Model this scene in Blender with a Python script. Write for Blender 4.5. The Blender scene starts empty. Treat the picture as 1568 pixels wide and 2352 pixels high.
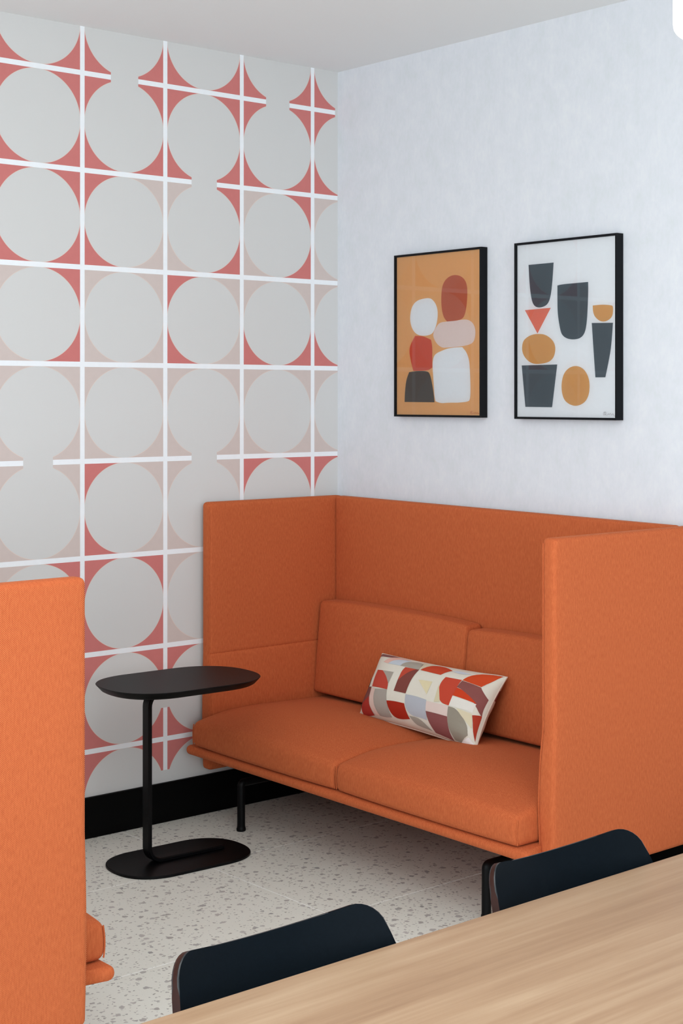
import bpy, bmesh, math, random
from mathutils import Vector, Matrix

# ------------------------------------------------------------------ camera, light, exposure
SC = bpy.context.scene
COL = SC.collection
CAM_POS = (4.712, -3.813, 1.518)
CAM_YAW = math.radians(48.06)            # turned towards -x from +y
F_PX, CX, CY = 3541.63, 958.51, 912.91   # focal length and principal point of the 1568x2352 frame
cam_d = bpy.data.cameras.new('camera')
cam_d.sensor_fit = 'VERTICAL'
cam_d.sensor_height = 36.0
cam_d.lens = F_PX / 2352 * 36.0
cam_d.shift_x = (784.0 - CX) / 2352
cam_d.shift_y = (CY - 1176.0) / 2352
cam_d.clip_start = 0.05
cam = bpy.data.objects.new('camera', cam_d)
cam.location = CAM_POS
cam.rotation_euler = (math.pi / 2, 0, CAM_YAW)
COL.objects.link(cam)
SC.camera = cam

world = bpy.data.worlds.new('sky')
SC.world = world
world.use_nodes = True
_bg = world.node_tree.nodes['Background']
_bg.inputs['Color'].default_value = (0.86, 0.93, 1.0, 1)
_bg.inputs['Strength'].default_value = 1.2

def area(name, loc, rot, sx, sy, power, col):
    l = bpy.data.lights.new(name, 'AREA')
    l.shape = 'RECTANGLE'; l.size = sx; l.size_y = sy; l.energy = power; l.color = col
    o = bpy.data.objects.new(name, l); o.location = loc; o.rotation_euler = rot
    COL.objects.link(o)
    return o
# daylight entering by the two glazed sides of the room, behind and to the right of the camera
area('daylight_front', (4.2, -6.95, 1.45), (math.pi / 2, 0, 0), 5.6, 2.3, 178, (0.80, 0.91, 1.0))
area('daylight_right', (7.45, -4.3, 1.45), (math.pi / 2, 0, math.pi / 2), 4.3, 2.3, 140, (0.88, 0.95, 1.0))
# added overhead fill, no real fixture: brightens floor and seats (out of the frame)
area('overhead_fill_light', (3.4, -2.6, 2.78), (0, 0, 0), 1.8, 1.8, 34, (0.95, 0.98, 1.0))
area('overhead_fill_light', (3.4, -5.4, 2.78), (0, 0, 0), 1.8, 1.8, 24, (0.95, 0.98, 1.0))

SC.view_settings.view_transform = 'Standard'
SC.view_settings.look = 'None'
SC.view_settings.gamma = 1.0
SC.view_settings.use_curve_mapping = False
SC.view_settings.exposure = -0.15

# ------------------------------------------------------------------ helpers
def lin(c):
    c = c / 255.0
    return c / 12.92 if c <= 0.04045 else ((c + 0.055) / 1.055) ** 2.4
def rgb(r, g, b): return (lin(r), lin(g), lin(b), 1.0)

def tag(o, label=None, cat=None, group=None, kind=None):
    for k, v in (('label', label), ('category', cat), ('group', group), ('kind', kind)):
        if v: o[k] = v
    return o
def empty(name, loc=(0, 0, 0), rot=(0, 0, 0), **kw):
    o = bpy.data.objects.new(name, None); COL.objects.link(o)
    o.empty_display_size = 0.1
    o.location = loc; o.rotation_euler = rot
    return tag(o, **kw)
def mesh_obj(name, bm, mats, parent=None, smooth=True, angle=40, **kw):
    me = bpy.data.meshes.new(name)
    bmesh.ops.recalc_face_normals(bm, faces=bm.faces[:]) if kw.pop('recalc', True) else None
    bm.to_mesh(me); bm.free()
    if not isinstance(mats, (list, tuple)): mats = [mats]
    for m in mats: me.materials.append(m)
    if smooth:
        me.polygons.foreach_set('use_smooth', [True] * len(me.polygons))
        me.set_sharp_from_angle(angle=math.radians(angle))
    o = bpy.data.objects.new(name, me); COL.objects.link(o)
    if parent: o.parent = parent
    return tag(o, **kw)

def add_box(bm, x0, x1, y0, y1, z0, z1, bevel=0.0, seg=2, mi=0):
    vs = [bm.verts.new(p) for p in ((x0,y0,z0),(x1,y0,z0),(x1,y1,z0),(x0,y1,z0),(x0,y0,z1),(x1,y0,z1),(x1,y1,z1),(x0,y1,z1))]
    fs = [bm.faces.new([vs[i] for i in f]) for f in ((3,2,1,0),(4,5,6,7),(0,1,5,4),(1,2,6,5),(2,3,7,6),(3,0,4,7))]
    for f in fs: f.material_index = mi
    if bevel > 0:
        es = list({e for f in fs for e in f.edges})
        bmesh.ops.bevel(bm, geom=es, offset=bevel, segments=seg, profile=0.5, affect='EDGES')
    return bm
def box_bm(*a, **k): return add_box(bmesh.new(), *a, **k)

def axis_params(a, b, r, n, rs=4, extra=()):
    L = b - a; r = min(r, L * 0.499)
    ps = [a + r * (1 - math.cos(math.pi / 2 * i / rs)) * 1.0 for i in range(rs)]
    ps += [a + r + (L - 2 * r) * i / n for i in range(n + 1)]
    ps += [b - r * (1 - math.cos(math.pi / 2 * i / rs)) for i in range(rs - 1, -1, -1)]
    ps += list(extra)
    return sorted(set(round(p, 6) for p in ps))

def soft_box(x0, x1, y0, y1, z0, z1, r, n=(6, 4, 4), rs=4, ex=((), (), ()), deform=None):
    """Rounded box with a grid on every face; deform(p)->p moves each vertex afterwards."""
    X = axis_params(x0, x1, r, n[0], rs, ex[0]); Y = axis_params(y0, y1, r, n[1], rs, ex[1]); Z = axis_params(z0, z1, r, n[2], rs, ex[2])
    bm = bmesh.new(); cache = {}
    def rnd(lo, hi, v): return max(lo + r, min(hi - r, v)) if hi - lo > 2 * r else (lo + hi) / 2
    def vert(p):
        key = tuple(round(c, 5) for c in p)
        if key not in cache:
            c = Vector((rnd(x0, x1, p[0]), rnd(y0, y1, p[1]), rnd(z0, z1, p[2])))
            d = Vector(p) - c
            q = c + d.normalized() * r if d.length > 1e-9 else Vector(p)
            if deform: q = Vector(deform(q))
            cache[key] = bm.verts.new(q)
        return cache[key]
    def grid(A, B, fn):
        for i in range(len(A) - 1):
            for j in range(len(B) - 1):
                vs = [vert(fn(A[i], B[j])), vert(fn(A[i+1], B[j])), vert(fn(A[i+1], B[j+1])), vert(fn(A[i], B[j+1]))]
                if len(set(vs)) == 4: bm.faces.new(vs)
    for z in (z0, z1): grid(X, Y, lambda a, b, z=z: (a, b, z))
    for y in (y0, y1): grid(X, Z, lambda a, b, y=y: (a, y, b))
    for x in (x0, x1): grid(Y, Z, lambda a, b, x=x: (x, a, b))
    return bm

def add_tube(bm, pts, radii, seg=12, cap=True, squash=None):
    """Sweep a circle along a polyline (parallel transport)."""
    pts = [Vector(p) for p in pts]
    if not isinstance(radii, (list, tuple)): radii = [radii] * len(pts)
    rings = []; up = None
    for i, p in enumerate(pts):
        if i == 0: t = pts[1] - p
        elif i == len(pts) - 1: t = p - pts[i-1]
        else: t = (pts[i+1] - p).normalized() + (p - pts[i-1]).normalized()
        t.normalize()
        if up is None:
            up = Vector((1, 0, 0)) if abs(t.x) < 0.9 else Vector((0, 1, 0))
        up = (up - t * up.dot(t)).normalized()
        w = t.cross(up)
        sa, sb = squash if squash else (1, 1)
        rings.append([bm.verts.new(p + (up * math.cos(2*math.pi*k/seg) * sa + w * math.sin(2*math.pi*k/seg) * sb) * radii[i]) for k in range(seg)])
    for a, b in zip(rings, rings[1:]):
        for k in range(seg): bm.faces.new((a[k], a[(k+1) % seg], b[(k+1) % seg], b[k]))
    if cap: bm.faces.new(rings[0][::-1]); bm.faces.new(rings[-1])
    return bm
def add_lathe(bm, prof, cx=0, cy=0, seg=32, mi=0):
    rings = []
    for r, z in prof:
        rings.append([bm.verts.new((cx, cy, z))] if r < 1e-6 else [bm.verts.new((cx + r*math.cos(2*math.pi*k/seg), cy + r*math.sin(2*math.pi*k/seg), z)) for k in range(seg)])
    for a, b in zip(rings, rings[1:]):
        for k in range(seg):
            k2 = (k+1) % seg
            if len(a) == 1 and len(b) == 1: continue
            if len(a) == 1: f = bm.faces.new((a[0], b[k], b[k2]))
            elif len(b) == 1: f = bm.faces.new((a[k], a[k2], b[0]))
            else: f = bm.faces.new((a[k], a[k2], b[k2], b[k]))
            f.material_index = mi
    return bm
def arc(cx, cy, r, a0, a1, n):
    return [(cx + r*math.cos(a0 + (a1-a0)*i/n), cy + r*math.sin(a0 + (a1-a0)*i/n)) for i in range(n+1)]
def chaikin(pts, it=3, keep=50):
    """Round a closed outline, keeping corners that turn by more than keep degrees."""
    pts = [(Vector(p), False) for p in pts]; n = len(pts); q = []
    for i, (p, _) in enumerate(pts):
        a = p - pts[i-1][0]; b = pts[(i+1) % n][0] - p
        q.append((p, math.degrees(a.angle(b)) > keep if a.length and b.length else True))
    for _ in range(it):
        out = []
        n = len(q)
        for i in range(n):
            p, s = q[i]; p2, s2 = q[(i+1) % n]
            if s: out.append((p, True))
            else: out.append((p * 0.75 + p2 * 0.25, False))
            if not s2: out.append((p * 0.25 + p2 * 0.75, False))
        q = out
    return [p for p, _ in q]

# ------------------------------------------------------------------ materials
class NT:
    def __init__(s, name):
        s.m = bpy.data.materials.new(name); s.m.use_nodes = True
        s.t = s.m.node_tree; s.b = s.t.nodes['Principled BSDF']
    def n(s, t, **kw):
        x = s.t.nodes.new(t)
        for k, v in kw.items(): setattr(x, k, v)
        return x
    def l(s, a, b): s.t.links.new(a, b)
    def math(s, op, a, b=None, c=None):
        x = s.n('ShaderNodeMath', operation=op)
        for i, v in enumerate((a, b, c)):
            if v is None: continue
            if isinstance(v, (int, float)): x.inputs[i].default_value = v
            else: s.l(v, x.inputs[i])
        return x.outputs[0]
    def mix(s, f, a, b, blend='MIX'):
        x = s.n('ShaderNodeMix', data_type='RGBA', blend_type=blend)
        for i, v in ((0, f), (6, a), (7, b)):
            if isinstance(v, (int, float)): x.inputs[i].default_value = v
            elif isinstance(v, tuple): x.inputs[i].default_value = v
            else: s.l(v, x.inputs[i])
        return x.outputs[2]
    def ramp(s, f, stops):
        x = s.n('ShaderNodeValToRGB')
        e = x.color_ramp.elements
        while len(e) < len(stops): e.new(0.5)
        for el, (p, c) in zip(e, stops): el.position = p; el.color = c
        s.l(f, x.inputs[0]); return x.outputs[0]
    def noise(s, vec, scale, detail=3, rough=0.5, dist=0):
        x = s.n('ShaderNodeTexNoise'); x.inputs['Scale'].default_value = scale
        x.inputs['Detail'].default_value = detail; x.inputs['Roughness'].default_value = rough
        x.inputs['Distortion'].default_value = dist
        if vec is not None: s.l(vec, x.inputs['Vector'])
        return x.outputs['Fac']
    def obj(s, scale=None):
        c = s.n('ShaderNodeTexCoord').outputs['Object']
        if scale:
            mp = s.n('ShaderNodeMapping'); mp.inputs['Scale'].default_value = scale
            s.l(c, mp.inputs['Vector']); return mp.outputs[0]
        return c
    def bump(s, h, strength=0.2, dist=0.002):
        x = s.n('ShaderNodeBump'); x.inputs['Strength'].default_value = strength; x.inputs['Distance'].default_value = dist
        s.l(h, x.inputs['Height']); s.l(x.outputs[0], s.b.inputs['Normal'])
    def set(s, col=None, rough=None, metal=None, spec=None):
        if col is not None:
            if isinstance(col, tuple): s.b.inputs['Base Color'].default_value = col
            else: s.l(col, s.b.inputs['Base Color'])
        if rough is not None: s.b.inputs['Roughness'].default_value = rough
        if metal is not None: s.b.inputs['Metallic'].default_value = metal
        if spec is not None: s.b.inputs['Specular IOR Level'].default_value = spec
        return s.m

def plain(name, col, rough=0.6, spec=0.4, bump=0.0, scale=60, var=0.03):
    t = NT(name)
    n = t.noise(t.obj(), scale, 3)
    dark = tuple(c * (1 - var) for c in col[:3]) + (1,); light = tuple(min(1, c * (1 + var)) for c in col[:3]) + (1,)
    t.set(t.mix(n, dark, light), rough, spec=spec)
    if bump: t.bump(n, bump, 0.001)
    return t.m

def fabric(name, sx, sy, sz, strength=1.0):
    """Orange twill: fine diagonal ribs of a light and a dark thread over a melange."""
    t = NT(name)
    c = t.obj(); sep = t.n('ShaderNodeSeparateXYZ'); t.l(c, sep.inputs[0])
    wob = t.math('MULTIPLY', t.math('SUBTRACT', t.noise(c, 9, 2), 0.5), 0.006)
    s = t.math('ADD', t.math('ADD', t.math('MULTIPLY', sep.outputs[0], sx), t.math('MULTIPLY', sep.outputs[1], sy)), t.math('ADD', t.math('MULTIPLY', sep.outputs[2], sz), wob))
    w = t.math('MULTIPLY_ADD', t.math('SINE', t.math('MULTIPLY', s, 2 * math.pi / 0.0043)), 0.5, 0.5)
    nz = t.n('ShaderNodeSeparateXYZ'); t.l(t.n('ShaderNodeNewGeometry').outputs['Normal'], nz.inputs[0])
    flat = t.math('SUBTRACT', 1.0, t.math('MULTIPLY', t.math('MAXIMUM', nz.outputs[2], 0.0), 0.72))   # rib contrast lowered on upward-facing surfaces
    w = t.math('MULTIPLY_ADD', t.math('MULTIPLY', t.math('SUBTRACT', w, 0.5), strength), flat, 0.5)
    fine = t.noise(c, 900, 2)
    mel = t.noise(t.obj((260, 260, 60)), 1.0, 3)
    f = t.math('ADD', t.math('MULTIPLY', w, 0.62), t.math('ADD', t.math('MULTIPLY', fine, 0.30), t.math('MULTIPLY', mel, 0.35)))
    col = t.ramp(f, [(0.12, FAB_D), (0.55, FAB_M), (0.98, FAB_L)])
    t.set(col, 0.92, spec=0.12)
    t.b.inputs['Sheen Weight'].default_value = 0.12
    t.b.inputs['Sheen Roughness'].default_value = 0.4
    t.b.inputs['Sheen Tint'].default_value = rgb(255, 190, 140)
    t.bump(f, 0.35, 0.0012)
    return t.m
FAB_D, FAB_M, FAB_L = rgb(124, 47, 23), rgb(183, 85, 47), rgb(227, 132, 83)
M = {}
M['fabric'] = fabric('orange_twill', -1, -1, 1, 0.7)
M['fabric_seat'] = fabric('orange_twill_seat', 1, 1, 1, 0.75)
M['fabric_near'] = fabric('orange_twill_near', 1, 1, 1, 1.05)
M['seam'] = plain('seam_thread', rgb(140, 56, 26), 0.9, 0.1)
M['black_metal'] = plain('black_powder_coat', rgb(6, 6, 7), 0.45, 0.14, 0.03, 400)
M['black_top'] = plain('black_linoleum', rgb(17, 15, 15), 0.5, 0.2, 0.02, 300)
M['baseboard'] = plain('black_baseboard_paint', rgb(5, 5, 5), 0.55, 0.08)
M['ceiling'] = plain('ceiling_paint', rgb(241, 243, 243), 0.9, 0.1, 0.02, 200, 0.01)
M['room'] = plain('room_paint', rgb(222, 222, 220), 0.9, 0.1)
M['grey_paper'] = plain('grey_wallpaper', rgb(216, 215, 213), 0.75, 0.2, 0.03, 500, 0.012)
M['line_paper'] = plain('white_wallpaper_line', rgb(246, 249, 252), 0.7, 0.2)
M['red_paper'] = plain('red_wallpaper_print', rgb(209, 125, 121), 0.75, 0.2, 0, 40, 0.04)
M['pale_paper'] = plain('pale_pink_wallpaper_print', rgb(212, 197, 191), 0.75, 0.2, 0, 40, 0.03)
M['edge_paper'] = plain('peach_wallpaper_outline', rgb(228, 208, 196), 0.75, 0.2)

t = NT('mottled_blue_white_wallpaper')
n1 = t.noise(t.obj((1, 1, 0.7)), 16, 5, 0.62); n2 = t.noise(t.obj((1, 1, 0.5)), 80, 3, 0.6); n3 = t.noise(t.obj(), 3.0, 2)
f = t.math('ADD', t.math('MULTIPLY', n1, 0.55), t.math('ADD', t.math('MULTIPLY', n2, 0.3), t.math('MULTIPLY', n3, 0.15)))
t.set(t.ramp(f, [(0.34, rgb(217, 221, 223)), (0.5, rgb(223, 225, 230)), (0.66, rgb(229, 231, 233))]), 0.75, spec=0.2)
t.bump(f, 0.12, 0.001)
M['blue_paper'] = t.m

t = NT('terrazzo_tile')
oi = t.n('ShaderNodeObjectInfo'); vm = t.n('ShaderNodeVectorMath', operation='ADD')
cc = t.obj(); t.l(cc, vm.inputs[0])
off = t.n('ShaderNodeCombineXYZ'); t.l(t.math('MULTIPLY', oi.outputs['Random'], 37.0), off.inputs[0]); t.l(t.math('MULTIPLY', oi.outputs['Random'], 11.0), off.inputs[1])
t.l(off.outputs[0], vm.inputs[1])
warp = t.n('ShaderNodeTexNoise'); warp.inputs['Scale'].default_value = 70; warp.inputs['Detail'].default_value = 2
t.l(vm.outputs[0], warp.inputs['Vector'])
wv = t.n('ShaderNodeVectorMath', operation='SCALE'); t.l(warp.outputs['Color'], wv.inputs[0]); wv.inputs['Scale'].default_value = 0.018
vec = t.n('ShaderNodeVectorMath', operation='ADD'); t.l(vm.outputs[0], vec.inputs[0]); t.l(wv.outputs[0], vec.inputs[1])
def chips(scale, lo, gain):
    v = t.n('ShaderNodeTexVoronoi', voronoi_dimensions='2D'); v.inputs['Scale'].default_value = scale
    t.l(vec.outputs[0], v.inputs['Vector'])
    sp = t.n('ShaderNodeSeparateColor'); t.l(v.outputs['Color'], sp.inputs[0])
    size = t.math('MULTIPLY', t.math('MAXIMUM', t.math('SUBTRACT', sp.outputs[0], lo), 0.0), gain)
    mk = t.math('MULTIPLY', t.math('SUBTRACT', size, v.outputs['Distance']), 22.0)
    mk = t.math('MINIMUM', t.math('MAXIMUM', mk, 0.0), 1.0)
    return mk, sp.outputs[1]
k1, c1 = chips(30, 0.42, 0.54); k2, c2 = chips(75, 0.35, 0.52)
base = t.mix(t.noise(vm.outputs[0], 5, 3), rgb(231, 229, 217), rgb(237, 235, 225))
base = t.mix(t.math('MULTIPLY', t.noise(vm.outputs[0], 220, 2), 0.25), base, rgb(200, 196, 189))
chipc = t.ramp(c1, [(0.0, rgb(170, 164, 158)), (0.5, rgb(194, 188, 182)), (1.0, rgb(158, 154, 150))])
chipd = t.ramp(c2, [(0.0, rgb(164, 158, 150)), (1.0, rgb(198, 193, 186))])
col = t.mix(k2, base, chipd); col = t.mix(k1, col, chipc)
t.set(col, 0.5, spec=0.3)
M['terrazzo'] = t.m
M['grout'] = plain('light_grout', rgb(246, 245, 241), 0.85, 0.1)

t = NT('light_oak_laminate')
g1 = t.noise(t.obj((26, 1.3, 10)), 1.0, 4, 0.55, 0.6); g2 = t.noise(t.obj((150, 3.5, 10)), 1.0, 3, 0.6); g3 = t.noise(t.obj((7, 0.7, 10)), 1.0, 2)
f = t.math('ADD', t.math('MULTIPLY', g1, 0.5), t.math('ADD', t.math('MULTIPLY', g2, 0.2), t.math('MULTIPLY', g3, 0.3)))
t.set(t.ramp(f, [(0.34, rgb(134, 101, 74)), (0.5, rgb(156, 124, 95)), (0.66, rgb(172, 143, 114))]), 0.48, spec=0.35)
M['oak'] = t.m
M['chair_black'] = plain('black_lacquered_shell', rgb(8, 15, 21), 0.5, 0.05, 0.0, 250, 0.3)
M['chair_edge'] = plain('dark_brown_plywood_edge', rgb(44, 20, 13), 0.45, 0.12)
M['chair_rim'] = plain('black_lacquered_rim', rgb(14, 18, 22), 0.28, 0.5, 0, 60)
M['frame_black'] = plain('black_picture_frame', rgb(17, 19, 22), 0.5, 0.12)
M['cord'] = plain('white_cord', rgb(225, 225, 225), 0.6, 0.3)

t = NT('opal_lamp_glass')
t.set(rgb(240, 240, 238), 0.35)
t.b.inputs['Emission Color'].default_value = (1, 0.98, 0.95, 1); t.b.inputs['Emission Strength'].default_value = 0.55
M['opal'] = t.m

t = NT('picture_glass')     # clear pane: mostly see-through, mirror reflection by Fresnel
tr = t.n('ShaderNodeBsdfTransparent'); gl = t.n('ShaderNodeBsdfGlossy'); gl.inputs['Roughness'].default_value = 0.01
fr = t.n('ShaderNodeFresnel'); fr.inputs['IOR'].default_value = 1.56
mx = t.n('ShaderNodeMixShader'); t.l(fr.outputs[0], mx.inputs[0]); t.l(tr.outputs[0], mx.inputs[1]); t.l(gl.outputs[0], mx.inputs[2])
t.l(mx.outputs[0], t.t.nodes['Material Output'].inputs[0])
M['glass'] = t.m
def ink(name, c, rough=0.8):
    k = 'ink_' + name
    if k not in M: M[k] = plain(k, rgb(*c), rough, 0.2, 0, 80, 0.02)
    return M[k]

# ------------------------------------------------------------------ room
RX, RY, RZ = 7.5, -7.0, 2.794
U = 0.334                     # pitch of the wallpaper grid
A0 = 0.1255                   # last grid line to the corner
ZA = 2.634                    # height of the first horizontal line
LW = 0.0176                   # width of the white lines

floor = mesh_obj('floor', box_bm(0, RX, RY, 0, -0.12, -0.0007), M['grout'], kind='structure')
TS = 0.668; tx0 = 0.52 - TS; ty0 = -0.98 + TS * 2
tile_mesh = {}
for i in range(13):
    for j in range(13):
        x0, x1 = max(tx0 + TS*i, 0.0), min(tx0 + TS*(i+1), RX)
        y1, y0 = min(ty0 - 2*TS*j, 0.0), max(ty0 - 2*TS*(j+1), RY)
        if x1 - x0 < 0.01 or y1 - y0 < 0.01: continue
        w, h = x1 - x0 - 0.0034, y1 - y0 - 0.0034
        key = (round(w, 4), round(h, 4))
        if key not in tile_mesh:
            o = mesh_obj('floor_tile', box_bm(-w/2, w/2, -h/2, h/2, -0.010, 0, 0.0006, 1), M['terrazzo'], floor, smooth=False)
            tile_mesh[key] = o.data
        else:
            o = bpy.data.objects.new('floor_tile', tile_mesh[key]); COL.objects.link(o); o.parent = floor
        o.location = ((x0 + x1)/2, (y0 + y1)/2, 0)

mesh_obj('ceiling', box_bm(0, RX, RY, 0, RZ, RZ + 0.12), M['ceiling'], smooth=False, kind='structure')
mesh_obj('wall_back', box_bm(0, RX, 0, 0.12, 0, RZ), M['blue_paper'], smooth=False, kind='structure')
def wall_open(name, boxes):
    bm = bmesh.new()
    for b in boxes: add_box(bm, *b)
    return mesh_obj(name, bm, M['room'], smooth=False, kind='structure')
wall_open('wall_front', [(0, 1.2, RY-0.12, RY, 0, RZ), (7.0, RX, RY-0.12, RY, 0, RZ), (1.2, 7.0, RY-0.12, RY, 0, 0.2), (1.2, 7.0, RY-0.12, RY, 2.65, RZ)])
wall_open('wall_right', [(RX, RX+0.12, RY, -6.5, 0, RZ), (RX, RX+0.12, -2.1, 0, 0, RZ), (RX, RX+0.12, -6.5, -2.1, 0, 0.2), (RX, RX+0.12, -6.5, -2.1, 2.65, RZ)])
def window(name, horizontal):
    bm = bmesh.new()
    if horizontal:
        for k in range(5):
            x = 1.2 + 5.8*k/4; add_box(bm, max(x-0.03, 1.2), min(x+0.03, 7.0), RY-0.08, RY-0.03, 0.2, 2.65)
        for z in (0.2, 2.6): add_box(bm, 1.2, 7.0, RY-0.08, RY-0.03, z, z+0.05)
    else:
        for k in range(5):
            y = -6.5 + 4.4*k/4; add_box(bm, RX+0.03, RX+0.08, max(y-0.03, -6.5), min(y+0.03, -2.1), 0.2, 2.65)
        for z in (0.2, 2.6): add_box(bm, RX+0.03, RX+0.08, -6.5, -2.1, z, z+0.05)
    mesh_obj(name, bm, M['black_metal'], smooth=False, kind='structure')
window('window_1', True); window('window_2', False)
mesh_obj('baseboard_left', box_bm(0, 0.014, RY, -0.0005, 0.0005, 0.141, 0.002, 1), M['baseboard'], smooth=False, kind='structure')
mesh_obj('baseboard_back', box_bm(0.0142, RX, -0.014, 0, 0.0005, 0.141, 0.002, 1), M['baseboard'], smooth=False, kind='structure')

# left wall: printed wallpaper, a grid of white lines, circles and coloured corner pieces (flat print)
R_, P_ = 2, 3
CELL = {  # (row, column) -> corner colours TL, TR, BL, BR; column 3 is the one cut by the room corner
 (-1,-1):'RRRR',(-1,0):'RRRR',(-1,1):'RRRR',(-1,2):'RRRR',(-1,3):'RRRR',
 (0,-1):'RRRR',(0,0):'RRRR',(0,1):'RRRR',(0,2):'RRRR',(0,3):'RRRR',
 (1,-1):'RRRR',(1,0):'RPRP',(1,1):'PRPR',(1,2):'PRPR',(1,3):'PPPP',
 (2,-1):'PRPR',(2,0):'PPPP',(2,1):'RPRP',(2,2):'PPRR',(2,3):'PPRR',
 (3,-1):'PPPP',(3,0):'PPPP',(3,1):'PPPP',(3,2):'PPPP',(3,3):'PPPP',
 (4,-1):'PPPP',(4,0):'RPRP',(4,1):'PPPP',(4,2):'RRRR',(4,3):'RRRR',
 (5,-1):'PRPR',(5,0):'RRRR',(5,1):'PPPP',(5,2):'RRPP',(5,3):'RRPP',
 (6,-1):'RRRR',(6,0):'RRRR',(6,1):'RRRR',(6,2):'RRRR',(6,3):'RRRR',
 (7,-1):'RRRR',(7,0):'RRRR',(7,1):'RRRR',(7,2):'RRRR',(7,3):'RRRR'}
VB = {(0,0),(0,2),(0,3+0),(1,1),(4,-1),(4,1)}   # line row, column: circle joined to the one below across the horizontal line
HB = {(6,1),(7,1)}                              # row, line index: circle joined to its right neighbour across the vertical line
rnd = random.Random(5)
for r in range(-1, 8):
    for c in range(-19, -1):
        base_c = rnd.choice(['RRRR','PPPP','PPPP','RPRP','PRPR','RRRR'])
        CELL[(r, c)] = base_c
        if rnd.random() < 0.10 and r < 7 and r > -1: VB.add((r, c))
bm = bmesh.new()
add_box(bm, -0.12, 0, RY, 0, 0, RZ, mi=0)
pat = bmesh.new()
YL = lambda k: -A0 - U*(3 - k)        # y of vertical line k
ZL = lambda k: ZA - U*k               # z of horizontal line k
GAP = 0.165 * U; RAD = (U - LW)/2; EDGE = 0.0016
def quad(y0, y1, z0, z1, mi):
    f = pat.faces.new([pat.verts.new((0.0004, y, z)) for y, z in ((y0,z0),(y1,z0),(y1,z1),(y0,z1))]); f.material_index = mi
def fan(poly, mi):
    v = [pat.verts.new((0.0004, y, z)) for y, z in poly]
    for a, b in zip(v[1:], v[2:]):
        f = pat.faces.new((v[0], a, b)); f.material_index = mi
for (r, c), cols in CELL.items():
    cy, cz = YL(c) + U/2, (ZL(r) + ZL(r+1))/2
    for q, (sy, sz) in enumerate(((-1,1),(1,1),(-1,-1),(1,-1))):
        mi = R_ if cols[q] == 'R' else P_
        vline = r if sz > 0 else r + 1           # horizontal line this corner touches
        cutv = (vline, c) in VB
        hline = c if sy < 0 else c + 1           # vertical line this corner touches
        cuth = (r, hline) in HB
        rr = RAD + EDGE
        a0 = math.asin(GAP/rr) if cuth else 0.0  # angle from the horizontal
        a1 = math.acos(GAP/rr) if cutv else math.pi/2
        N = 28
        angs = [a0 + (a1 - a0)*i/N for i in range(N+1)]
        outer = [(min(rr*math.cos(a), RAD), min(rr*math.sin(a), RAD)) for a in angs]
        poly = [(RAD, RAD)]
        if cuth: poly.append((RAD, GAP))
        poly += outer
        if cutv: poly.append((GAP, RAD))
        fan([(cy + sy*y, cz + sz*z) for y, z in poly], mi)
        for (a, b) in zip(angs, angs[1:]):
            pts = [(RAD*math.cos(a), RAD*math.sin(a)), (rr*math.cos(a), rr*math.sin(a)), (rr*math.cos(b), rr*math.sin(b)), (RAD*math.cos(b), RAD*math.sin(b))]
            pts = [(min(y, RAD), min(z, RAD)) for y, z in pts]
            fan([(cy + sy*y, cz + sz*z) for y, z in pts], 4)
for k in range(-19, 4):                          # vertical lines
    segs = [(-0.2, 3.2)]
    for r in range(-1, 8):
        if (r, k) in HB:
            m = (ZL(r) + ZL(r+1))/2
            segs = [s for lo, hi in segs for s in (((lo, m-GAP), (m+GAP, hi)) if lo < m < hi else ((lo, hi),))]
    for lo, hi in segs: quad(YL(k)-LW/2, YL(k)+LW/2, lo, hi, 1)
for r in range(0, 8):                            # horizontal lines between the vertical ones
    for c in range(-19, 4):
        y0, y1 = YL(c)+LW/2, YL(c+1)-LW/2
        m = YL(c) + U/2
        for lo, hi in ([(y0, m-GAP), (m+GAP, y1)] if (r, c) in VB else [(y0, y1)]):
            quad(lo, hi, ZL(r)-LW/2, ZL(r)+LW/2, 1)
for co, no in (((0, -0.0015, 0), (0, 1, 0)), ((0, RY, 0), (0, -1, 0)), ((0, 0, RZ), (0, 0, 1)), ((0, 0, 0.02), (0, 0, -1))):
    bmesh.ops.bisect_plane(pat, geom=pat.verts[:] + pat.edges[:] + pat.faces[:], plane_co=co, plane_no=no, clear_outer=True)
for f in pat.faces:
    if f.normal.x < 0: f.normal_flip()
tmp = bpy.data.meshes.new('tmp'); pat.to_mesh(tmp); pat.free(); bm.from_mesh(tmp); bpy.data.meshes.remove(tmp)
mesh_obj('wall_left', bm, [M['grey_paper'], M['line_paper'], M['red_paper'], M['pale_paper'], M['edge_paper']], smooth=False, kind='structure', recalc=False)

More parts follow.
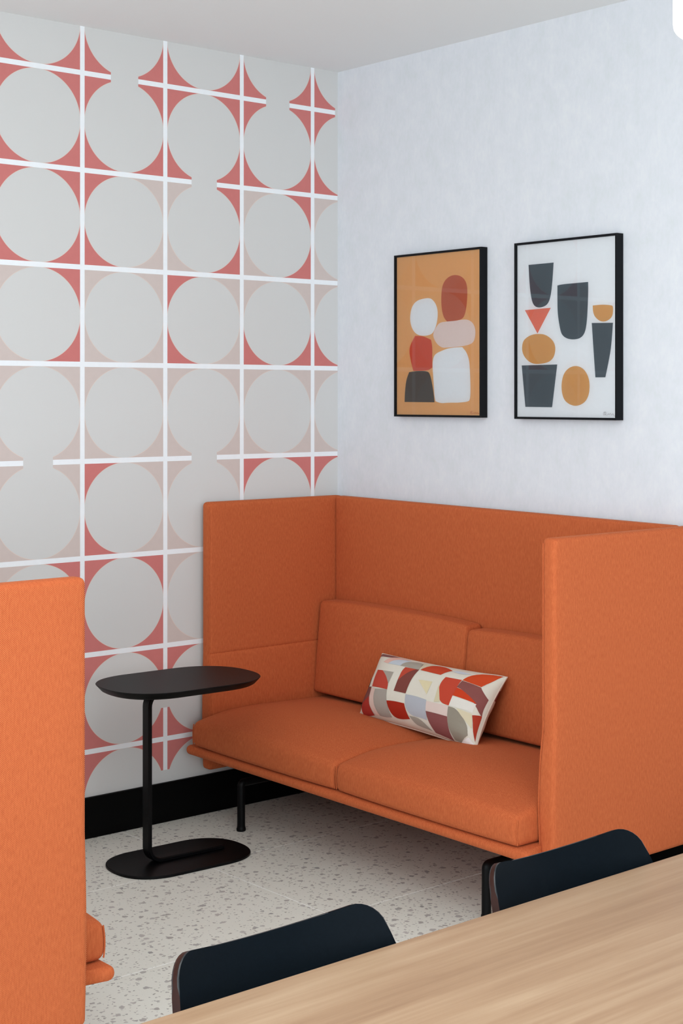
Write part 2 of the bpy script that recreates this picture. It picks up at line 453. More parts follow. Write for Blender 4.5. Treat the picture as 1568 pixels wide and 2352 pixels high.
# ------------------------------------------------------------------ high-back sofas
def make_sofa(loc, rotz, label, tilt=0.0, cloth='fabric'):
    root = empty('highback_sofa', loc, (0, 0, rotz), label=label, cat='sofa', group='orange high-back sofas')
    H = 0.873                 # half width
    ZS, ZB, ZT = 0.583, 0.162, 1.131
    def lean(p): return (p[0], p[1], p[2] - tilt * p[0])
    seam_z = (ZS-0.012, ZS-0.005, ZS-0.002, ZS, ZS+0.002, ZS+0.005, ZS+0.012)
    def side(s):
        def d(p):
            x, y, z = p
            g = max(0.0, 1 - abs(z - ZS)/0.0045) * 0.0028 if abs(x) < H - 0.026 else 0.0
            cxm = s * (H - 0.025)
            x = cxm + (x - cxm) * (1 - g/0.025)
            if z < ZS:      # the armrest below the seam is padded a little thicker on the inside
                b = math.sin(math.pi * (ZS - z)/(ZS - ZB)) ** 0.7 if ZB < z else 0.0
                if abs(x) < H - 0.025: x -= s * 0.013 * max(b, 0)
            y = y - 0.004 * math.sin(max(0, min(1, (z - ZB)/(ZS - ZB))) * math.pi)
            return lean((x, y, z))
        x0, x1 = (-H, -H + 0.050) if s < 0 else (H - 0.050, H)
        o = mesh_obj('side_panel', soft_box(x0, x1, -0.650, -0.022, ZB, ZT, 0.0155, (2, 10, 24), 4, ((), (), seam_z), d), M[cloth], root)
        bm = bmesh.new()      # welt along the inner front edge
        xi = s * (H - 0.046)
        pts = [lean((xi - s*(0.013*math.sin(math.pi*(ZS-z)/(ZS-ZB))**0.7 if ZB < z < ZS else 0), -0.6505 - 0.004*math.sin(max(0, min(1, (z-ZB)/(ZS-ZB)))*math.pi) + (0.003), z)) for z in [ZB + 0.02 + (ZT - ZB - 0.035)*i/40 for i in range(41)]]
        add_tube(bm, pts, 0.0022, 6)
        mesh_obj('welt', bm, M[cloth], o)
    side(-1); side(1)
    def dback(p):
        x, y, z = p
        g = max(0.0, 1 - abs(z - ZS)/0.0045) * 0.0025
        if y < -0.05: y += g
        return lean((x, y, z))
    mesh_obj('back_panel', soft_box(-H + 0.0505, H - 0.0505, -0.070, -0.022, ZB, ZT, 0.012, (14, 2, 24), 3, ((), (), seam_z), dback), M[cloth], root)
    # seat base with a half-round nose
    mesh_obj('seat_base', soft_box(-H + 0.024, H - 0.024, -0.738, -0.0715, 0.232, 0.266, 0.0168, (16, 8, 2), 4, ((), (), ()),
             lambda p: lean((p[0] if p[1] < -0.66 else max(-H+0.0515, min(H-0.0515, p[0])), p[1], p[2]))), M['fabric_seat'], root)
    # two seat cushions
    for s in (-1, 1):
        x0, x1 = (-0.809, -0.0025) if s < 0 else (0.0025, 0.809)
        def d(p, x0=x0, x1=x1):
            x, y, z = p
            u = (x - x0)/(x1 - x0); v = (y + 0.730)/(0.655)     # v: 0 at the front, 1 at the back
            fu = max(0.0, 1 - abs(2*u - 1)**2.6); 
            rise = 0.026*math.sin(min(1, max(0, v)/0.30)*math.pi/2) - 0.012*max(0, v-0.40)
            crown = 0.036 * fu * max(0.0, math.sin(math.pi*min(1, 0.08 + max(0, v)**0.8*0.98)))**0.9
            if z > 0.30:
                z += (rise + crown) * min(1, (z - 0.30)/0.045)
            front = max(0.0, 1 - (y + 0.730)/0.05)
            y -= 0.010 * fu * front
            if y < -0.655: # bulge of the front band
                y -= 0.004*math.sin(math.pi*max(0, min(1, (z-0.267)/0.08)))
            return lean((x, y, z))
        bm = soft_box(x0, x1, -0.732, -0.074, 0.2675, 0.353, 0.019, (18, 18, 3), 5, ((), (), ()), d)
        o = mesh_obj('seat_cushion', bm, M['fabric_seat'], root)
        for xe in (x0 + 0.003, x1 - 0.003):
            pts = [d((xe, -0.7275, z)) for z in [0.274 + 0.071*i/8 for i in range(9)]]
            mesh_obj('corner_seam', add_tube(bmesh.new(), pts, 0.0019, 6), M['fabric_seat'], o)
    # two loose back cushions
    for s in (-1, 1):
        x0, x1 = (-0.811, -0.002) if s < 0 else (0.002, 0.811)
        top = 0.735 if s < 0 else 0.722
        def d(p, x0=x0, x1=x1, top=top):
            x, y, z = p
            u = (x - x0)/(x1 - x0); v = (z - 0.385)/(top - 0.385)
            fu = max(0.0, 1 - abs(2*u - 1)**3); fv = max(0.0, math.sin(math.pi*max(0, min(1, v))))**0.7
            if y < -0.12: y -= 0.020*fu*fv + 0.034*(1 - v) - 0.004
            z += 0.010*fu*max(0, (v - 0.8)/0.2)
            return lean((x, y, z))
        bm = soft_box(x0, x1, -0.158, -0.0735, 0.392, top, 0.015, (16, 4, 10), 4, ((), (), ()), d)
        o = mesh_obj('back_cushion', bm, M['fabric_seat'], root)
        for xe in (x0 + 0.005, x1 - 0.005):
            mesh_obj('edge_seam', add_tube(bmesh.new(), [d((xe, -0.1525, z)) for z in [0.41 + (top - 0.43)*i/12 for i in range(13)]], 0.0018, 6), M['fabric_seat'], o)
    # black inverted-U leg frames, each with two turned feet
    for s in (-1, 1):
        x = s * 0.612
        za = 0.1625 - tilt * x
        prof = [(x, -0.660, 0.012), (x, -0.660, 0.06), (x, -0.660, 0.11)]
        prof += [(x, -0.660 + a, z) for a, z in [(0.012*(1 - math.cos(t)), za - 0.012*(1 - math.sin(t))) for t in [math.pi/2*i/6 for i in range(7)]]]
        prof += [(x, -0.132 - a, z) for a, z in [(0.012*(1 - math.cos(t)), za - 0.012*(1 - math.sin(t))) for t in [math.pi/2*i/6 for i in range(6, -1, -1)]]]
        prof += [(x, -0.132 + 0.0, 0.11), (x, -0.132, 0.06), (x, -0.132, 0.012)]
        n = len(prof)
        rad = [0.0142, 0.0140, 0.0137] + [0.0135]*(n - 6) + [0.0137, 0.0140, 0.0142]
        o = mesh_obj('leg_frame', add_tube(bmesh.new(), prof, rad, 16), M['black_metal'], root)
        for y in (-0.660, -0.132):
            mesh_obj('foot', add_lathe(bmesh.new(), [(0, 0), (0.0152, 0), (0.0164, 0.003), (0.0161, 0.010), (0.0144, 0.014), (0.0144, 0.018)], x, y, 20), M['black_metal'], o)
        for y in (-0.56, -0.22):                 # mounting blocks up to the seat base
            mesh_obj('mounting_block', box_bm(x - 0.014, x + 0.014, y - 0.03, y + 0.03, za + 0.008, 0.236 - tilt*x, 0.003, 1), M['black_metal'], o)
    return root
make_sofa((0.893, -0.002, 0), 0, 'orange high-back sofa along the blue-white wall, holding the patterned pillow', 0.0090)
make_sofa((0.893, -2.7715, 0), math.pi, 'orange high-back sofa cut by the left edge, seen from its outer side panel', 0.0, 'fabric_near')

# ------------------------------------------------------------------ side table
def stadium(L, W, e=2.35, n=72):
    """Obround outline, long axis along y, with slightly squarish ends."""
    pts = []; h = L/2 - W/2*1.02
    for i in range(n):
        a = 2*math.pi*i/n; c, s = math.cos(a), math.sin(a)
        px = W/2*abs(c)**(2/e)*(1 if c >= 0 else -1); py = W/2*abs(s)**(2/e)*(1 if s >= 0 else -1)
        pts.append((px, py + (h if s >= 0 else -h)))
    return pts
def slab(rings, top=0):
    """rings: list of (outline, z); skins them and caps both ends."""
    bm = bmesh.new(); vs = [[bm.verts.new((x, y, z)) for x, y in o] for o, z in rings]
    n = len(vs[0])
    for a, b in zip(vs, vs[1:]):
        for k in range(n): bm.faces.new((a[k], a[(k+1) % n], b[(k+1) % n], b[k]))
    bm.faces.new(vs[0][::-1]); bm.faces.new(vs[-1]).material_index = top
    return bm
tbl = empty('side_table', (0.418, -1.008, 0), (0, 0, math.radians(-2.5)), label='black side table with obround top and base on one bent stem', cat='side table')
TZ = 0.592
mesh_obj('table_top', slab([(stadium(0.500, 0.335), TZ-0.024), (stadium(0.515, 0.350), TZ-0.020), (stadium(0.544, 0.381), TZ-0.004), (stadium(0.548, 0.385), TZ-0.0015), (stadium(0.545, 0.382), TZ)], top=1), [M['black_metal'], M['black_top']], tbl, angle=25)
mesh_obj('table_base', slab([(stadium(0.484, 0.300), 0.0), (stadium(0.488, 0.304), 0.001), (stadium(0.488, 0.304), 0.007), (stadium(0.484, 0.300), 0.009)]), M['black_metal'], tbl, angle=25)
ys = -0.118; zb, zt = 0.016, TZ - 0.024 - 0.007; rr = 0.045
path = [(0.16, zb), (0.05, zb), (ys + rr, zb)]
path += [(ys + rr - rr*math.sin(a), zb + rr - rr*math.cos(a)) for a in [math.pi/2*i/8 for i in range(1, 9)]]
path += [(ys, 0.2), (ys, 0.4)]
path += [(ys + rr - rr*math.cos(a), zt - rr + rr*math.sin(a)) for a in [math.pi/2*i/8 for i in range(0, 9)]]
path += [(0.05, zt), (0.16, zt)]
bm = bmesh.new()      # flat bar 40 x 14 mm swept along the C
HW, HT = 0.0225, 0.0070; rings = []
for i, (y, z) in enumerate(path):
    a = Vector(path[max(i-1, 0)]); b = Vector(path[min(i+1, len(path)-1)])
    t_ = (b - a).normalized(); n_ = Vector((-t_.y, t_.x))
    ring = []
    for (sx, sn) in ((-1,-.6),(-.8,-1),(.8,-1),(1,-.6),(1,.6),(.8,1),(-.8,1),(-1,.6)):
        ring.append(bm.verts.new((HW*sx, y + n_.x*HT*sn, z + n_.y*HT*sn)))
    rings.append(ring)
for a, b in zip(rings, rings[1:]):
    for k in range(8): bm.faces.new((a[k], a[(k+1) % 8], b[(k+1) % 8], b[k]))
bm.faces.new(rings[0][::-1]); bm.faces.new(rings[-1])
mesh_obj('stem', bm, M['black_metal'], tbl, angle=30)

# ------------------------------------------------------------------ dining table and chairs
TT = 0.742
dt = empty('dining_table', (3.508, -2.3, 0), label='long light oak table with rounded edges in the foreground', cat='table')
mesh_obj('tabletop', box_bm(-0.450, 0.450, -1.15, 1.15, TT-0.026, TT, 0.004, 3), M['oak'], dt, angle=30)
mesh_obj('apron', box_bm(-0.36, 0.36, -0.98, 0.98, TT-0.066, TT-0.0265, 0.003, 1), M['black_metal'], dt)
for sx in (-1, 1):
    for sy in (-1, 1):
        mesh_obj('leg', add_tube(bmesh.new(), [(sx*0.375, sy*1.03, 0), (sx*0.34, sy*0.95, TT-0.0665)], [0.017, 0.024], 16), M['black_metal'], dt)

def make_chair(loc, label):
    root = empty('dining_chair', loc, label=label, cat='chair', group='black chairs at the oak table')
    th = 0.012
    # curved backrest: concave towards the table (+x), leaning back, top edge sagging in the middle
    z1, V, hw, rc = 0.7653, 0.285, 0.173, 0.0335
    def half(v):
        w = hw
        if v < rc: w -= rc*(1 - math.sqrt(max(0, 1 - ((rc - v)/rc)**2)))
        w *= 1 + 1.36*min(v, 0.19)
        if v > V - 0.05: w -= 0.05*(1 - math.sqrt(max(0, 1 - ((v - V + 0.05)/0.05)**2)))
        return w
    def lean_x(v): return 0.387*min(v, 0.10) + 0.22*max(0, v - 0.10)
    def mid(u, v): return Vector((lean_x(v) + 0.065*(u/0.22)**2, u, z1 - v + 0.0365*(u/0.22)**2*max(0, 1 - v/V)))
    def surf(sv, v, off):
        u = half(v)*sv; e = 1e-4
        n = (mid(u + e, v) - mid(u - e, v)).cross(mid(u, v - e) - mid(u, v + e)).normalized()
        return mid(u, v) + n*off
    NZ, NS = 30, 26
    zs = [V*(0.5 + 0.5*math.cos(math.pi*i/NZ)) for i in range(NZ+1)]
    ss = [math.sin(math.pi/2*(-1 + 2*j/NS)) for j in range(NS+1)]
    bm = bmesh.new()
    F = [[bm.verts.new(surf(s, z, th/2)) for s in ss] for z in zs]
    B = [[bm.verts.new(surf(s, z, -th/2)) for s in ss] for z in zs]
    for i in range(NZ):
        for j in range(NS):
            bm.faces.new((F[i][j], F[i][j+1], F[i+1][j+1], F[i+1][j])); bm.faces.new((B[i][j+1], B[i][j], B[i+1][j], B[i+1][j+1]))
    rim = [(i, 0) for i in range(NZ)] + [(NZ, j) for j in range(NS)] + [(i, NS) for i in range(NZ, 0, -1)] + [(0, j) for j in range(NS, 0, -1)]
    for a, b in zip(rim, rim[1:] + rim[:1]):
        f = bm.faces.new((F[a[0]][a[1]], F[b[0]][b[1]], B[b[0]][b[1]], B[a[0]][a[1]])); f.material_index = 1
    rim_e = [e for e in bm.edges if len({f.material_index for f in e.link_faces}) == 2]
    bmesh.ops.bevel(bm, geom=rim_e, offset=0.0026, segments=3, profile=0.5, affect='EDGES', material=2)
    mesh_obj('backrest', bm, [M['chair_black'], M['chair_edge'], M['chair_rim']], root, angle=50)
    # seat: dished plywood with the same brown edge
    bm = bmesh.new()
    def seat(u, v, off):      # u along x (0 back .. 1 front), v across
        w = 0.215*(1 - 0.10*(1 - u)) ; e = abs(2*u - 1)
        w *= (1 - max(0, e - 0.8)**2*3.2)
        return Vector((0.085 + 0.42*u, w*v, 0.452 - 0.016*math.cos(math.pi*v/2)*math.sin(math.pi*min(1, u*1.2)) - 0.02*max(0, u - 0.85)*4 + off))
    T = [[bm.verts.new(seat(i/16, -1 + 2*j/16, 0)) for j in range(17)] for i in range(17)]
    Bo = [[bm.verts.new(seat(i/16, -1 + 2*j/16, -th)) for j in range(17)] for i in range(17)]
    for i in range(16):
        for j in range(16):
            bm.faces.new((T[i][j], T[i+1][j], T[i+1][j+1], T[i][j+1])); bm.faces.new((Bo[i][j], Bo[i][j+1], Bo[i+1][j+1], Bo[i+1][j]))
    rim = [(i, 0) for i in range(16)] + [(16, j) for j in range(16)] + [(i, 16) for i in range(16, 0, -1)] + [(0, j) for j in range(16, 0, -1)]
    for a, b in zip(rim, rim[1:] + rim[:1]):
        f = bm.faces.new((T[a[0]][a[1]], T[b[0]][b[1]], Bo[b[0]][b[1]], Bo[a[0]][a[1]])); f.material_index = 1
    mesh_obj('seat', bm, [M['chair_black'], M['chair_edge']], root)
    # two posts carry the back, on a plate under the seat
    for sy in (-1, 1):
        mesh_obj('back_post', add_tube(bmesh.new(), [(0.17, sy*0.11, 0.424), (0.10, sy*0.11, 0.426), (0.075, sy*0.11, 0.440), (0.077, sy*0.11, 0.50), (0.066, sy*0.11, 0.575), (0.060, sy*0.11, 0.60)], 0.007, 10), M['black_metal'], root)
    mesh_obj('support_plate', box_bm(0.13, 0.45, -0.13, 0.13, 0.412, 0.430, 0.004, 1), M['black_metal'], root)
    for sx, xx in ((0, 0.15), (1, 0.43)):
        for sy in (-1, 1):
            mesh_obj('leg', add_tube(bmesh.new(), [(xx + (0.05 if sx else -0.06), sy*0.205, 0.0), (xx, sy*0.118, 0.424)], [0.0095, 0.013], 12), M['black_metal'], root)
    return root
make_chair((2.952, -2.526, 0), 'black chair with brown edge nearest the left sofa, in front of bare floor')
make_chair((2.952, -1.945, 0), 'black chair with brown edge overlapping the right sofa and its leg')

# ------------------------------------------------------------------ pendant over the table
pend = empty('pendant_lamp', (3.5, -2.058, 2.016), label='white opal pendant lamp cut off by the top right corner', cat='lamp')
mesh_obj('lamp_shade', add_lathe(bmesh.new(), [(0, 0), (0.10, 0.0), (0.143, 0.0), (0.1475, 0.0015), (0.1495, 0.005), (0.15, 0.010), (0.15, 0.30), (0.145, 0.318), (0.13, 0.328), (0, 0.33)], seg=56), M['opal'], pend)
mesh_obj('cap', add_lathe(bmesh.new(), [(0, 0.33), (0.03, 0.331), (0.03, 0.37), (0.006, 0.378), (0, 0.378)], seg=24), M['cord'], pend)
mesh_obj('cord', add_tube(bmesh.new(), [(0, 0, 0.37), (0, 0, 0.7590)], 0.003, 8), M['cord'], pend)
mesh_obj('canopy', add_lathe(bmesh.new(), [(0, 0.7780), (0.055, 0.7779), (0.055, 0.7640), (0.02, 0.7540), (0, 0.7540)], seg=28), M['cord'], pend)

# ------------------------------------------------------------------ framed prints on the back wall
def homography(src):          # unit square -> src quad; returns inverse mapping function src->(u,v)
    (x0,y0),(x1,y1),(x2,y2),(x3,y3) = src   # TL, TR, BR, BL  with v = 0 at the top
    dx1, dx2, sx = x1-x2, x3-x2, x0-x1+x2-x3
    dy1, dy2, sy = y1-y2, y3-y2, y0-y1+y2-y3
    den = dx1*dy2 - dx2*dy1
    g = (sx*dy2 - dx2*sy)/den; h = (dx1*sy - sx*dy1)/den
    m = Matrix(((x1-x0+g*x1, x3-x0+h*x3, x0), (y1-y0+g*y1, y3-y0+h*y3, y0), (g, h, 1.0))).inverted()
    def inv(p):
        q = m @ Vector((p[0], p[1], 1.0)); return (q.x/q.z, q.y/q.z)
    return inv
PIC1 = dict(quad=((132,230),(630,178),(632,1170),(132,1170)), bg=('orange', (246,186,122)), shapes=[
 (('rust', (206,108,76)), [(478,331),(510,338),(535,360),(548,395),(550,450),(545,520),(535,570),(520,595),(478,606),(430,610),(412,590),(400,550),(395,500),(396,440),(402,395),(420,360),(448,338)]),
 (('white', (250, 251, 252)), [(325,468),(350,485),(370,520),(376,565),(370,620),(355,665),(335,690),(290,698),(250,690),(225,660),(212,620),(210,580),(218,530),(240,495),(270,478)]),
 (('pink', (246,226,218)), [(370,635),(390,615),(430,610),(478,606),(530,596),(560,600),(585,620),(598,655),(597,700),(585,735),(555,750),(500,760),(440,765),(400,768),(370,745),(350,710),(347,680)]),
 (('red', (226,92,64)), [(240,697),(290,698),(335,720),(343,760),(342,830),(343,885),(320,905),(230,907),(215,850),(205,790),(212,750)]),
 (('charcoal', (88,80,74)), [(205,915),(250,907),(310,907),(328,920),(342,980),(352,1050),(356,1094),(178,1094),(180,1030),(188,960)]),
 (('white', (250, 251, 252)), [(400,785),(430,772),(470,765),(520,762),(545,790),(562,840),(566,900),(570,1000),(568,1075),(555,1088),(500,1095),(440,1095),(395,1100),(362,1088),(356,1060),(350,960),(343,870),(350,820),(370,798)])],
 sign=[(582,1145),(572,1146),(570,1152),(580,1151),(570,1155),(572,1161),(583,1161),(592,1154),(597,1158),(601,1151),(606,1159),(612,1152),(618,1161),(626,1158),(631,1163)], sign_col=('sign_red', (226,130,84)))
PIC2 = dict(quad=((852,152),(1450,92),(1450,1190),(852,1180)), bg=('paper', (250, 251, 252)), shapes=[
 (('slate', (76,89,97)), [(919,268),(1070,254),(1062,380),(1052,460),(1035,505),(1005,522),(970,525),(945,505),(932,450),(924,370)]),
 (('coral', (242,128,102)), [(897,540),(1053,526),(973,680)]),
 (('ochre', (226,168,100)), [(975,682),(1020,686),(1060,715),(1080,750),(1080,795),(1065,835),(1030,858),(960,866),(920,850),(890,815),(878,775),(885,725),(915,698),(945,686)]),
 (('slate', (76,89,97)), [(878,872),(1092,867),(1061,1124),(900,1121)]),
 (('slate', (76,89,97)), [(1093,392),(1120,385),(1200,378),(1278,371),(1279,420),(1276,520),(1270,620),(1258,680),(1232,710),(1190,718),(1150,712),(1120,690),(1108,650),(1094,560),(1093,480)]),
 (('ochre', (226,168,100)), [(1306,513),(1360,507),(1420,511),(1429,520),(1428,560),(1420,585),(1395,605),(1370,611),(1345,605),(1318,580),(1307,550)]),
 (('slate', (76,89,97)), [(1300,618),(1428,617),(1418,760),(1400,860),(1382,945),(1322,945),(1312,800)]),
 (('ochre', (226,168,100)), [(1203,874),(1240,885),(1268,915),(1285,960),(1288,1010),(1280,1060),(1255,1100),(1205,1120),(1160,1105),(1130,1075),(1117,1020),(1120,960),(1135,915),(1165,885)])],
 sign=[(1385,1154),(1374,1154),(1370,1163),(1372,1172),(1382,1170),(1388,1161),(1383,1153),(1376,1160),(1385,1172),(1394,1172),(1402,1163),(1406,1171),(1413,1161),(1420,1173),(1428,1164),(1436,1176),(1444,1182)], sign_col=('sign_grey', (196,190,190)))
def make_picture(x0, x1, z0, z1, spec, label):
    D, B, GAPW = 0.032, 0.0075, 0.002
    root = empty('framed_print', ((x0 + x1)/2, -GAPW, (z0 + z1)/2), label=label, cat='picture', group='framed abstract prints')
    w, h = (x1 - x0)/2, (z1 - z0)/2
    bm = bmesh.new(); rings = []             # one mitred moulding
    for a, y in ((0, 0), (0, -D+0.0008), (0.0008, -D), (B-0.0008, -D), (B, -D+0.0008), (B, 0)):
        rings.append([bm.verts.new((sx*(w-a), y, sz*(h-a))) for sx, sz in ((-1,-1),(1,-1),(1,1),(-1,1))])
    for a, b in zip(rings, rings[1:] + rings[:1]):
        for k in range(4): bm.faces.new((a[k], a[(k+1) % 4], b[(k+1) % 4], b[k]))
    mesh_obj('frame', bm, M['frame_black'], root, smooth=False)
    W, Hh = w - B, h - B
    inv = homography(spec['quad'])
    mats = [ink(*spec['bg'])]; bm = bmesh.new()
    add_box(bm, -W, W, -D + 0.009, -D + 0.012, -Hh, Hh)
    def put(pts, col, k):
        m = ink(*col)
        if m not in mats: mats.append(m)
        vs = [bm.verts.new((-W + 2*W*u, -D + 0.009 - 0.0002 - 0.00006*k, Hh - 2*Hh*v)) for u, v in pts]
        f = bm.faces.new(vs); f.material_index = mats.index(m)
        r = bmesh.ops.triangulate(bm, faces=[f])
        for g in r['faces']:
            g.normal_update(); 
            if g.normal.y > 0: g.normal_flip()
    for k, (col, pts) in enumerate(spec['shapes']):
        put([inv(p) for p in chaikin(pts, 3)], col, k)
    sg = [Vector(inv(p)) for p in spec['sign']]
    for a, b in zip(sg, sg[1:]):
        d = (b - a); n_ = Vector((-d.y, d.x)).normalized()*0.0010
        put([a + n_, b + n_, b - n_, a - n_], spec['sign_col'], 20)
    mesh_obj('print', bm, mats, root, smooth=False, recalc=False)
    gb = bmesh.new(); gb.faces.new([gb.verts.new(p) for p in ((-W, -D+0.004, -Hh), (W, -D+0.004, -Hh), (W, -D+0.004, Hh), (-W, -D+0.004, Hh))])
    mesh_obj('glass_pane', gb, M['glass'], root, smooth=False, recalc=False)
    return root
make_picture(0.374, 0.838, 1.447, 2.047, PIC1, 'black framed print with rounded stacked shapes on an orange ground')
make_picture(1.001, 1.461, 1.4445, 2.046, PIC2, 'black framed print with grey cup shapes on a white ground')

# ------------------------------------------------------------------ patterned pillow
PQ = ((316,428),(1198,590),(1018,1124),(150,886))
PS = [
 ((135,92,90), [(320,432),(372,428),(470,455),(440,472),(405,480),(305,458)]),
 ((232,188,174), [(370,522),(395,490),(440,468),(500,474),(545,488),(480,492),(435,508),(410,535)]),
 ((202,212,220), [(410,537),(435,508),(490,488),(560,498),(520,522),(500,552)]),
 ((172,166,153), [(500,552),(520,522),(560,505),(625,508),(652,530),(640,583)]),
 ((217,207,180), [(640,582),(652,530),(640,512),(720,518),(690,545)]),
 ((200,74,46), [(648,583),(682,545),(725,525),(775,530),(820,548),(862,574),(830,592),(800,620)]),
 ((206,212,220), [(862,580),(900,568),(960,588),(1000,602),(935,608)]),
 ((210,76,36), [(965,661),(990,625),(1030,600),(1075,588),(1180,592),(1145,640),(1095,706),(1040,688)]),
 ((140,82,77), [(965,665),(1040,690),(1095,710),(1125,780),(1100,850),(1085,905),(1065,830),(985,740),(940,720)]),
 ((206,66,32), [(918,785),(940,722),(985,742),(1040,790),(1072,830),(1000,808)]),
 ((232,228,218), [(912,790),(1070,832),(1050,896),(893,862)]),
 ((200,74,52), [(842,638),(962,660),(940,720),(915,795),(893,862),(845,848),(820,820),(808,760),(815,690)]),
 ((228,216,176), [(650,665),(755,680),(720,780)]),
 ((216,206,172), [(808,700),(825,835),(778,836)]),
 ((192,74,58), [(330,585),(378,595),(410,640),(428,690),(420,745),(293,713)]),
 ((172,164,152), [(378,595),(463,610),(427,700),(410,640)]),
 ((130,70,62), [(540,565),(640,582),(600,660),(575,725),(560,775),(470,755),(500,660)]),
 ((192,76,56), [(540,565),(620,579),(560,612),(500,672),(520,600)]),
 ((182,186,193), [(560,780),(640,795),(720,822),(710,962),(660,946),(600,932),(565,905),(552,850)]),
 ((226,206,196), [(720,830),(891,866),(881,940),(712,900)]),
 ((140,82,80), [(712,902),(881,940),(872,1000),(870,1078),(800,1052),(740,1032),(718,970)]),
 ((152,145,130), [(890,868),(945,880),(985,930),(1010,1000),(1000,1050),(930,1088),(885,1076),(872,1000),(880,930)]),
 ((222,212,180), [(950,880),(1045,905),(1030,1000),(1005,970)]),
 ((167,160,147), [(570,930),(650,946),(720,1022),(640,996),(600,980)]),
 ((166,42,22), [(412,825),(470,830),(548,848),(555,900),(570,950),(500,948),(450,935),(425,900)]),
 ((170,162,152), [(320,735),(418,745),(412,825),(425,932),(380,928),(330,915),(312,850)]),
 ((128,76,70), [(225,700),(290,715),(275,785),(235,810),(200,825)]),
 ((176,56,46), [(200,825),(235,810),(275,785),(272,850),(287,908),(235,905),(192,890),(190,850)]),
 ((224,197,184), [(290,720),(325,732),(312,800),(312,860),(330,915),(292,905),(272,850),(278,780)]),
 ((165,160,148), [(258,600),(265,650),(245,705),(222,700),(240,630)]),
 ((192,186,176), [(215,702),(226,706),(192,830),(162,872),(157,845)]),
 ((176,60,40), [(1045,912),(1085,900),(1080,960),(1050,1060),(1025,1092),(1035,1000)]),
 ((240,238,234), [(885,1090),(930,1090),(1003,1060),(1020,1100),(1010,1118),(950,1108)])]
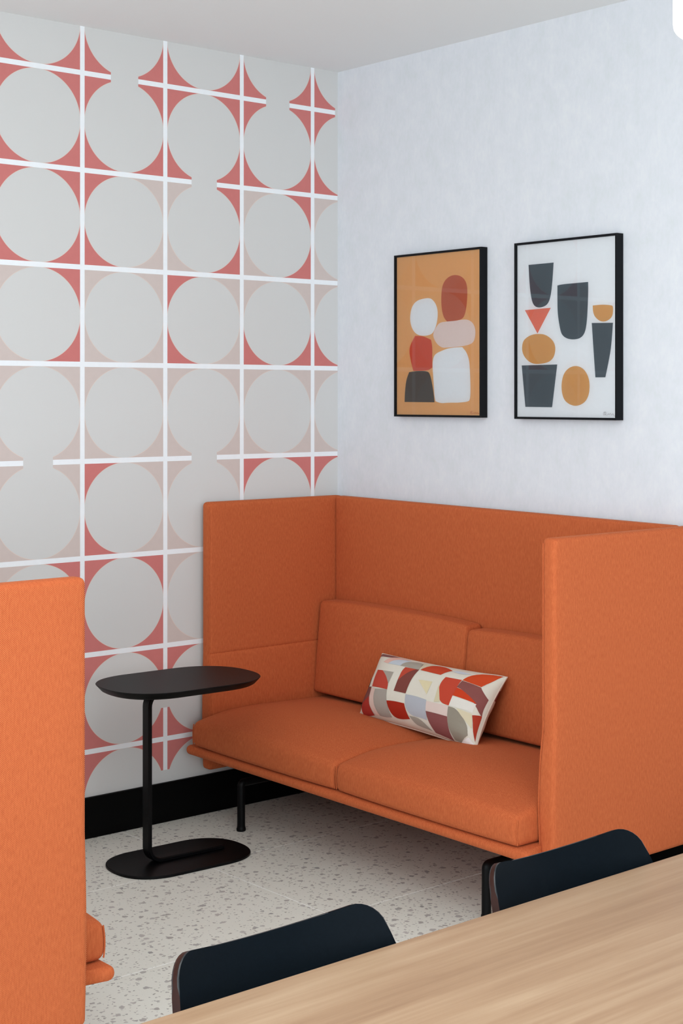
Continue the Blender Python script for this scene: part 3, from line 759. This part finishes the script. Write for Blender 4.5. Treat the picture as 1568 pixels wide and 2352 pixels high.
def make_pillow():
    TL, TR = Vector((0.520, -0.215, 0.600)), Vector((1.146, -0.213, 0.600))
    BL, BR = Vector((0.533, -0.333, 0.400)), Vector((1.158, -0.368, 0.388))
    ctr = (TL + TR + BL + BR)/4
    root = empty('lumbar_pillow', ctr, label='oblong throw pillow with red, mauve and cream block print on the sofa seat', cat='pillow')
    nrm = (TR - TL).cross(BL - TL).normalized()
    if nrm.y > 0: nrm = -nrm
    T = 0.066
    def thick(u, v):
        a = max(0.0, 1 - abs(2*u - 1)**5.5)**0.55; b = max(0.0, 1 - abs(2*v - 1)**2.8)**0.55
        return T*a*b
    def pos(u, v, side, off=0.0):
        u2 = 0.5 + (u - 0.5)*(1 - 0.055*max(0, 1 - abs(2*v - 1)**2)); v2 = 0.5 + (v - 0.5)*(1 - 0.05*max(0, 1 - abs(2*u - 1)**2))
        p = (TL*(1-u2) + TR*u2)*(1-v2) + (BL*(1-u2) + BR*u2)*v2
        wr = 0.0
        if u > 0.82: wr = 0.006*math.sin(v*21 + u*9)*(u - 0.82)/0.18*min(1, (1-u)*14)
        if u < 0.15: wr = 0.003*math.sin(v*17)*(0.15 - u)/0.15*min(1, u*14)
        return p - ctr + nrm*side*(thick(u, v)*(1.0 if side > 0 else 0.85) + off) + nrm*wr
    NU, NV = 56, 28
    us = [0.5 - 0.5*math.cos(math.pi*i/NU) for i in range(NU+1)]; vs_ = [0.5 - 0.5*math.cos(math.pi*j/NV) for j in range(NV+1)]
    bm = bmesh.new()
    F = [[bm.verts.new(pos(u, v, 1)) for v in vs_] for u in us]
    Bk = [[F[i][j] if i in (0, NU) or j in (0, NV) else bm.verts.new(pos(us[i], vs_[j], -1)) for j in range(NV+1)] for i in range(NU+1)]
    for i in range(NU):
        for j in range(NV):
            bm.faces.new((F[i][j], F[i][j+1], F[i+1][j+1], F[i+1][j]))
            q = (Bk[i][j], Bk[i+1][j], Bk[i+1][j+1], Bk[i][j+1])
            f = bm.faces.new(q)
            cu, cv = us[i], vs_[j]             # the back carries the same block print
            f.material_index = 0 if int(cu*6 + 0.35) % 2 == 0 and cv > 0.3 else (1 if cv < 0.16 else 2 if cv < 0.58 else 3 if cv < 0.86 else 0)
    bmesh.ops.recalc_face_normals(bm, faces=bm.faces[:])
    def cell(arr, t):
        for i in range(len(arr) - 2):
            if t < arr[i+1]: return i
        return len(arr) - 2
    def onface(u, v, off):        # point on the faceted cover, lifted along its normal
        i, j = cell(us, u), cell(vs_, v)
        fu, fv = (u - us[i])/(us[i+1] - us[i]), (v - vs_[j])/(vs_[j+1] - vs_[j])
        p = (pos(us[i], vs_[j], 1)*(1-fu) + pos(us[i+1], vs_[j], 1)*fu)*(1-fv) + (pos(us[i], vs_[j+1], 1)*(1-fu) + pos(us[i+1], vs_[j+1], 1)*fu)*fv
        e = 0.004
        n = (pos(min(1, u+e), v, 1) - pos(max(0, u-e), v, 1)).cross(pos(u, max(0, v-e), 1) - pos(u, min(1, v+e), 1)).normalized()
        if n.dot(nrm) < 0: n = -n
        return p + n*off
    inv = homography(PQ); mats = [ink('cream', (228, 223, 208)), ink('pillow_tan', (205, 188, 170)), ink('pillow_140_82_77', (140, 82, 77)), ink('pillow_176_60_40', (176, 60, 40))]
    for k, (col, pts) in enumerate(PS):
        m = ink('pillow_%d_%d_%d' % col, col)
        if m not in mats: mats.append(m)
        pb = bmesh.new()
        q = [inv(p) for p in chaikin(pts, 2, 42)]
        f = pb.faces.new([pb.verts.new((u, v, 0)) for u, v in q])
        bmesh.ops.triangulate(pb, faces=[f])
        for co, no in (((0.006, 0, 0), (-1, 0, 0)), ((0.994, 0, 0), (1, 0, 0)), ((0, 0.008, 0), (0, -1, 0)), ((0, 0.992, 0), (0, 1, 0))):
            bmesh.ops.bisect_plane(pb, geom=pb.verts[:] + pb.edges[:] + pb.faces[:], plane_co=co, plane_no=no, clear_outer=True)
        lo = [min(v.co[a] for v in pb.verts) for a in (0, 1)]; hi = [max(v.co[a] for v in pb.verts) for a in (0, 1)]
        for a, cuts in ((0, us), (1, vs_)):
            for c in cuts:
                if lo[a] + 1e-5 < c < hi[a] - 1e-5:
                    co = (c, 0, 0) if a == 0 else (0, c, 0); no = (1, 0, 0) if a == 0 else (0, 1, 0)
                    bmesh.ops.bisect_plane(pb, geom=pb.verts[:] + pb.edges[:] + pb.faces[:], plane_co=co, plane_no=no)
        bmesh.ops.remove_doubles(pb, verts=pb.verts[:], dist=0.0008)
        bmesh.ops.dissolve_degenerate(pb, edges=pb.edges[:], dist=0.0004)
        bmesh.ops.triangulate(pb, faces=pb.faces[:])
        vm_ = {v: bm.verts.new(onface(v.co.x, v.co.y, 0.0006 + 0.00004*k)) for v in pb.verts}
        for f in pb.faces:
            if f.calc_area() < 1e-7: continue
            try: g = bm.faces.new([vm_[v] for v in f.verts])
            except ValueError: continue
            g.material_index = mats.index(m); g.normal_update()
            if g.normal.dot(nrm) < 0: g.normal_flip()
        pb.free()
    mesh_obj('pillow_cover', bm, mats, root, recalc=False, angle=60)
    loop = [(i/30, 0) for i in range(30)] + [(1, j/16) for j in range(16)] + [(1 - i/30, 1) for i in range(30)] + [(0, 1 - j/16) for j in range(17)]
    mesh_obj('edge_seam', add_tube(bmesh.new(), [pos(u, v, 1) for u, v in loop], 0.0026, 8, cap=False), ink('seam', (216, 196, 180)), root)
make_pillow()
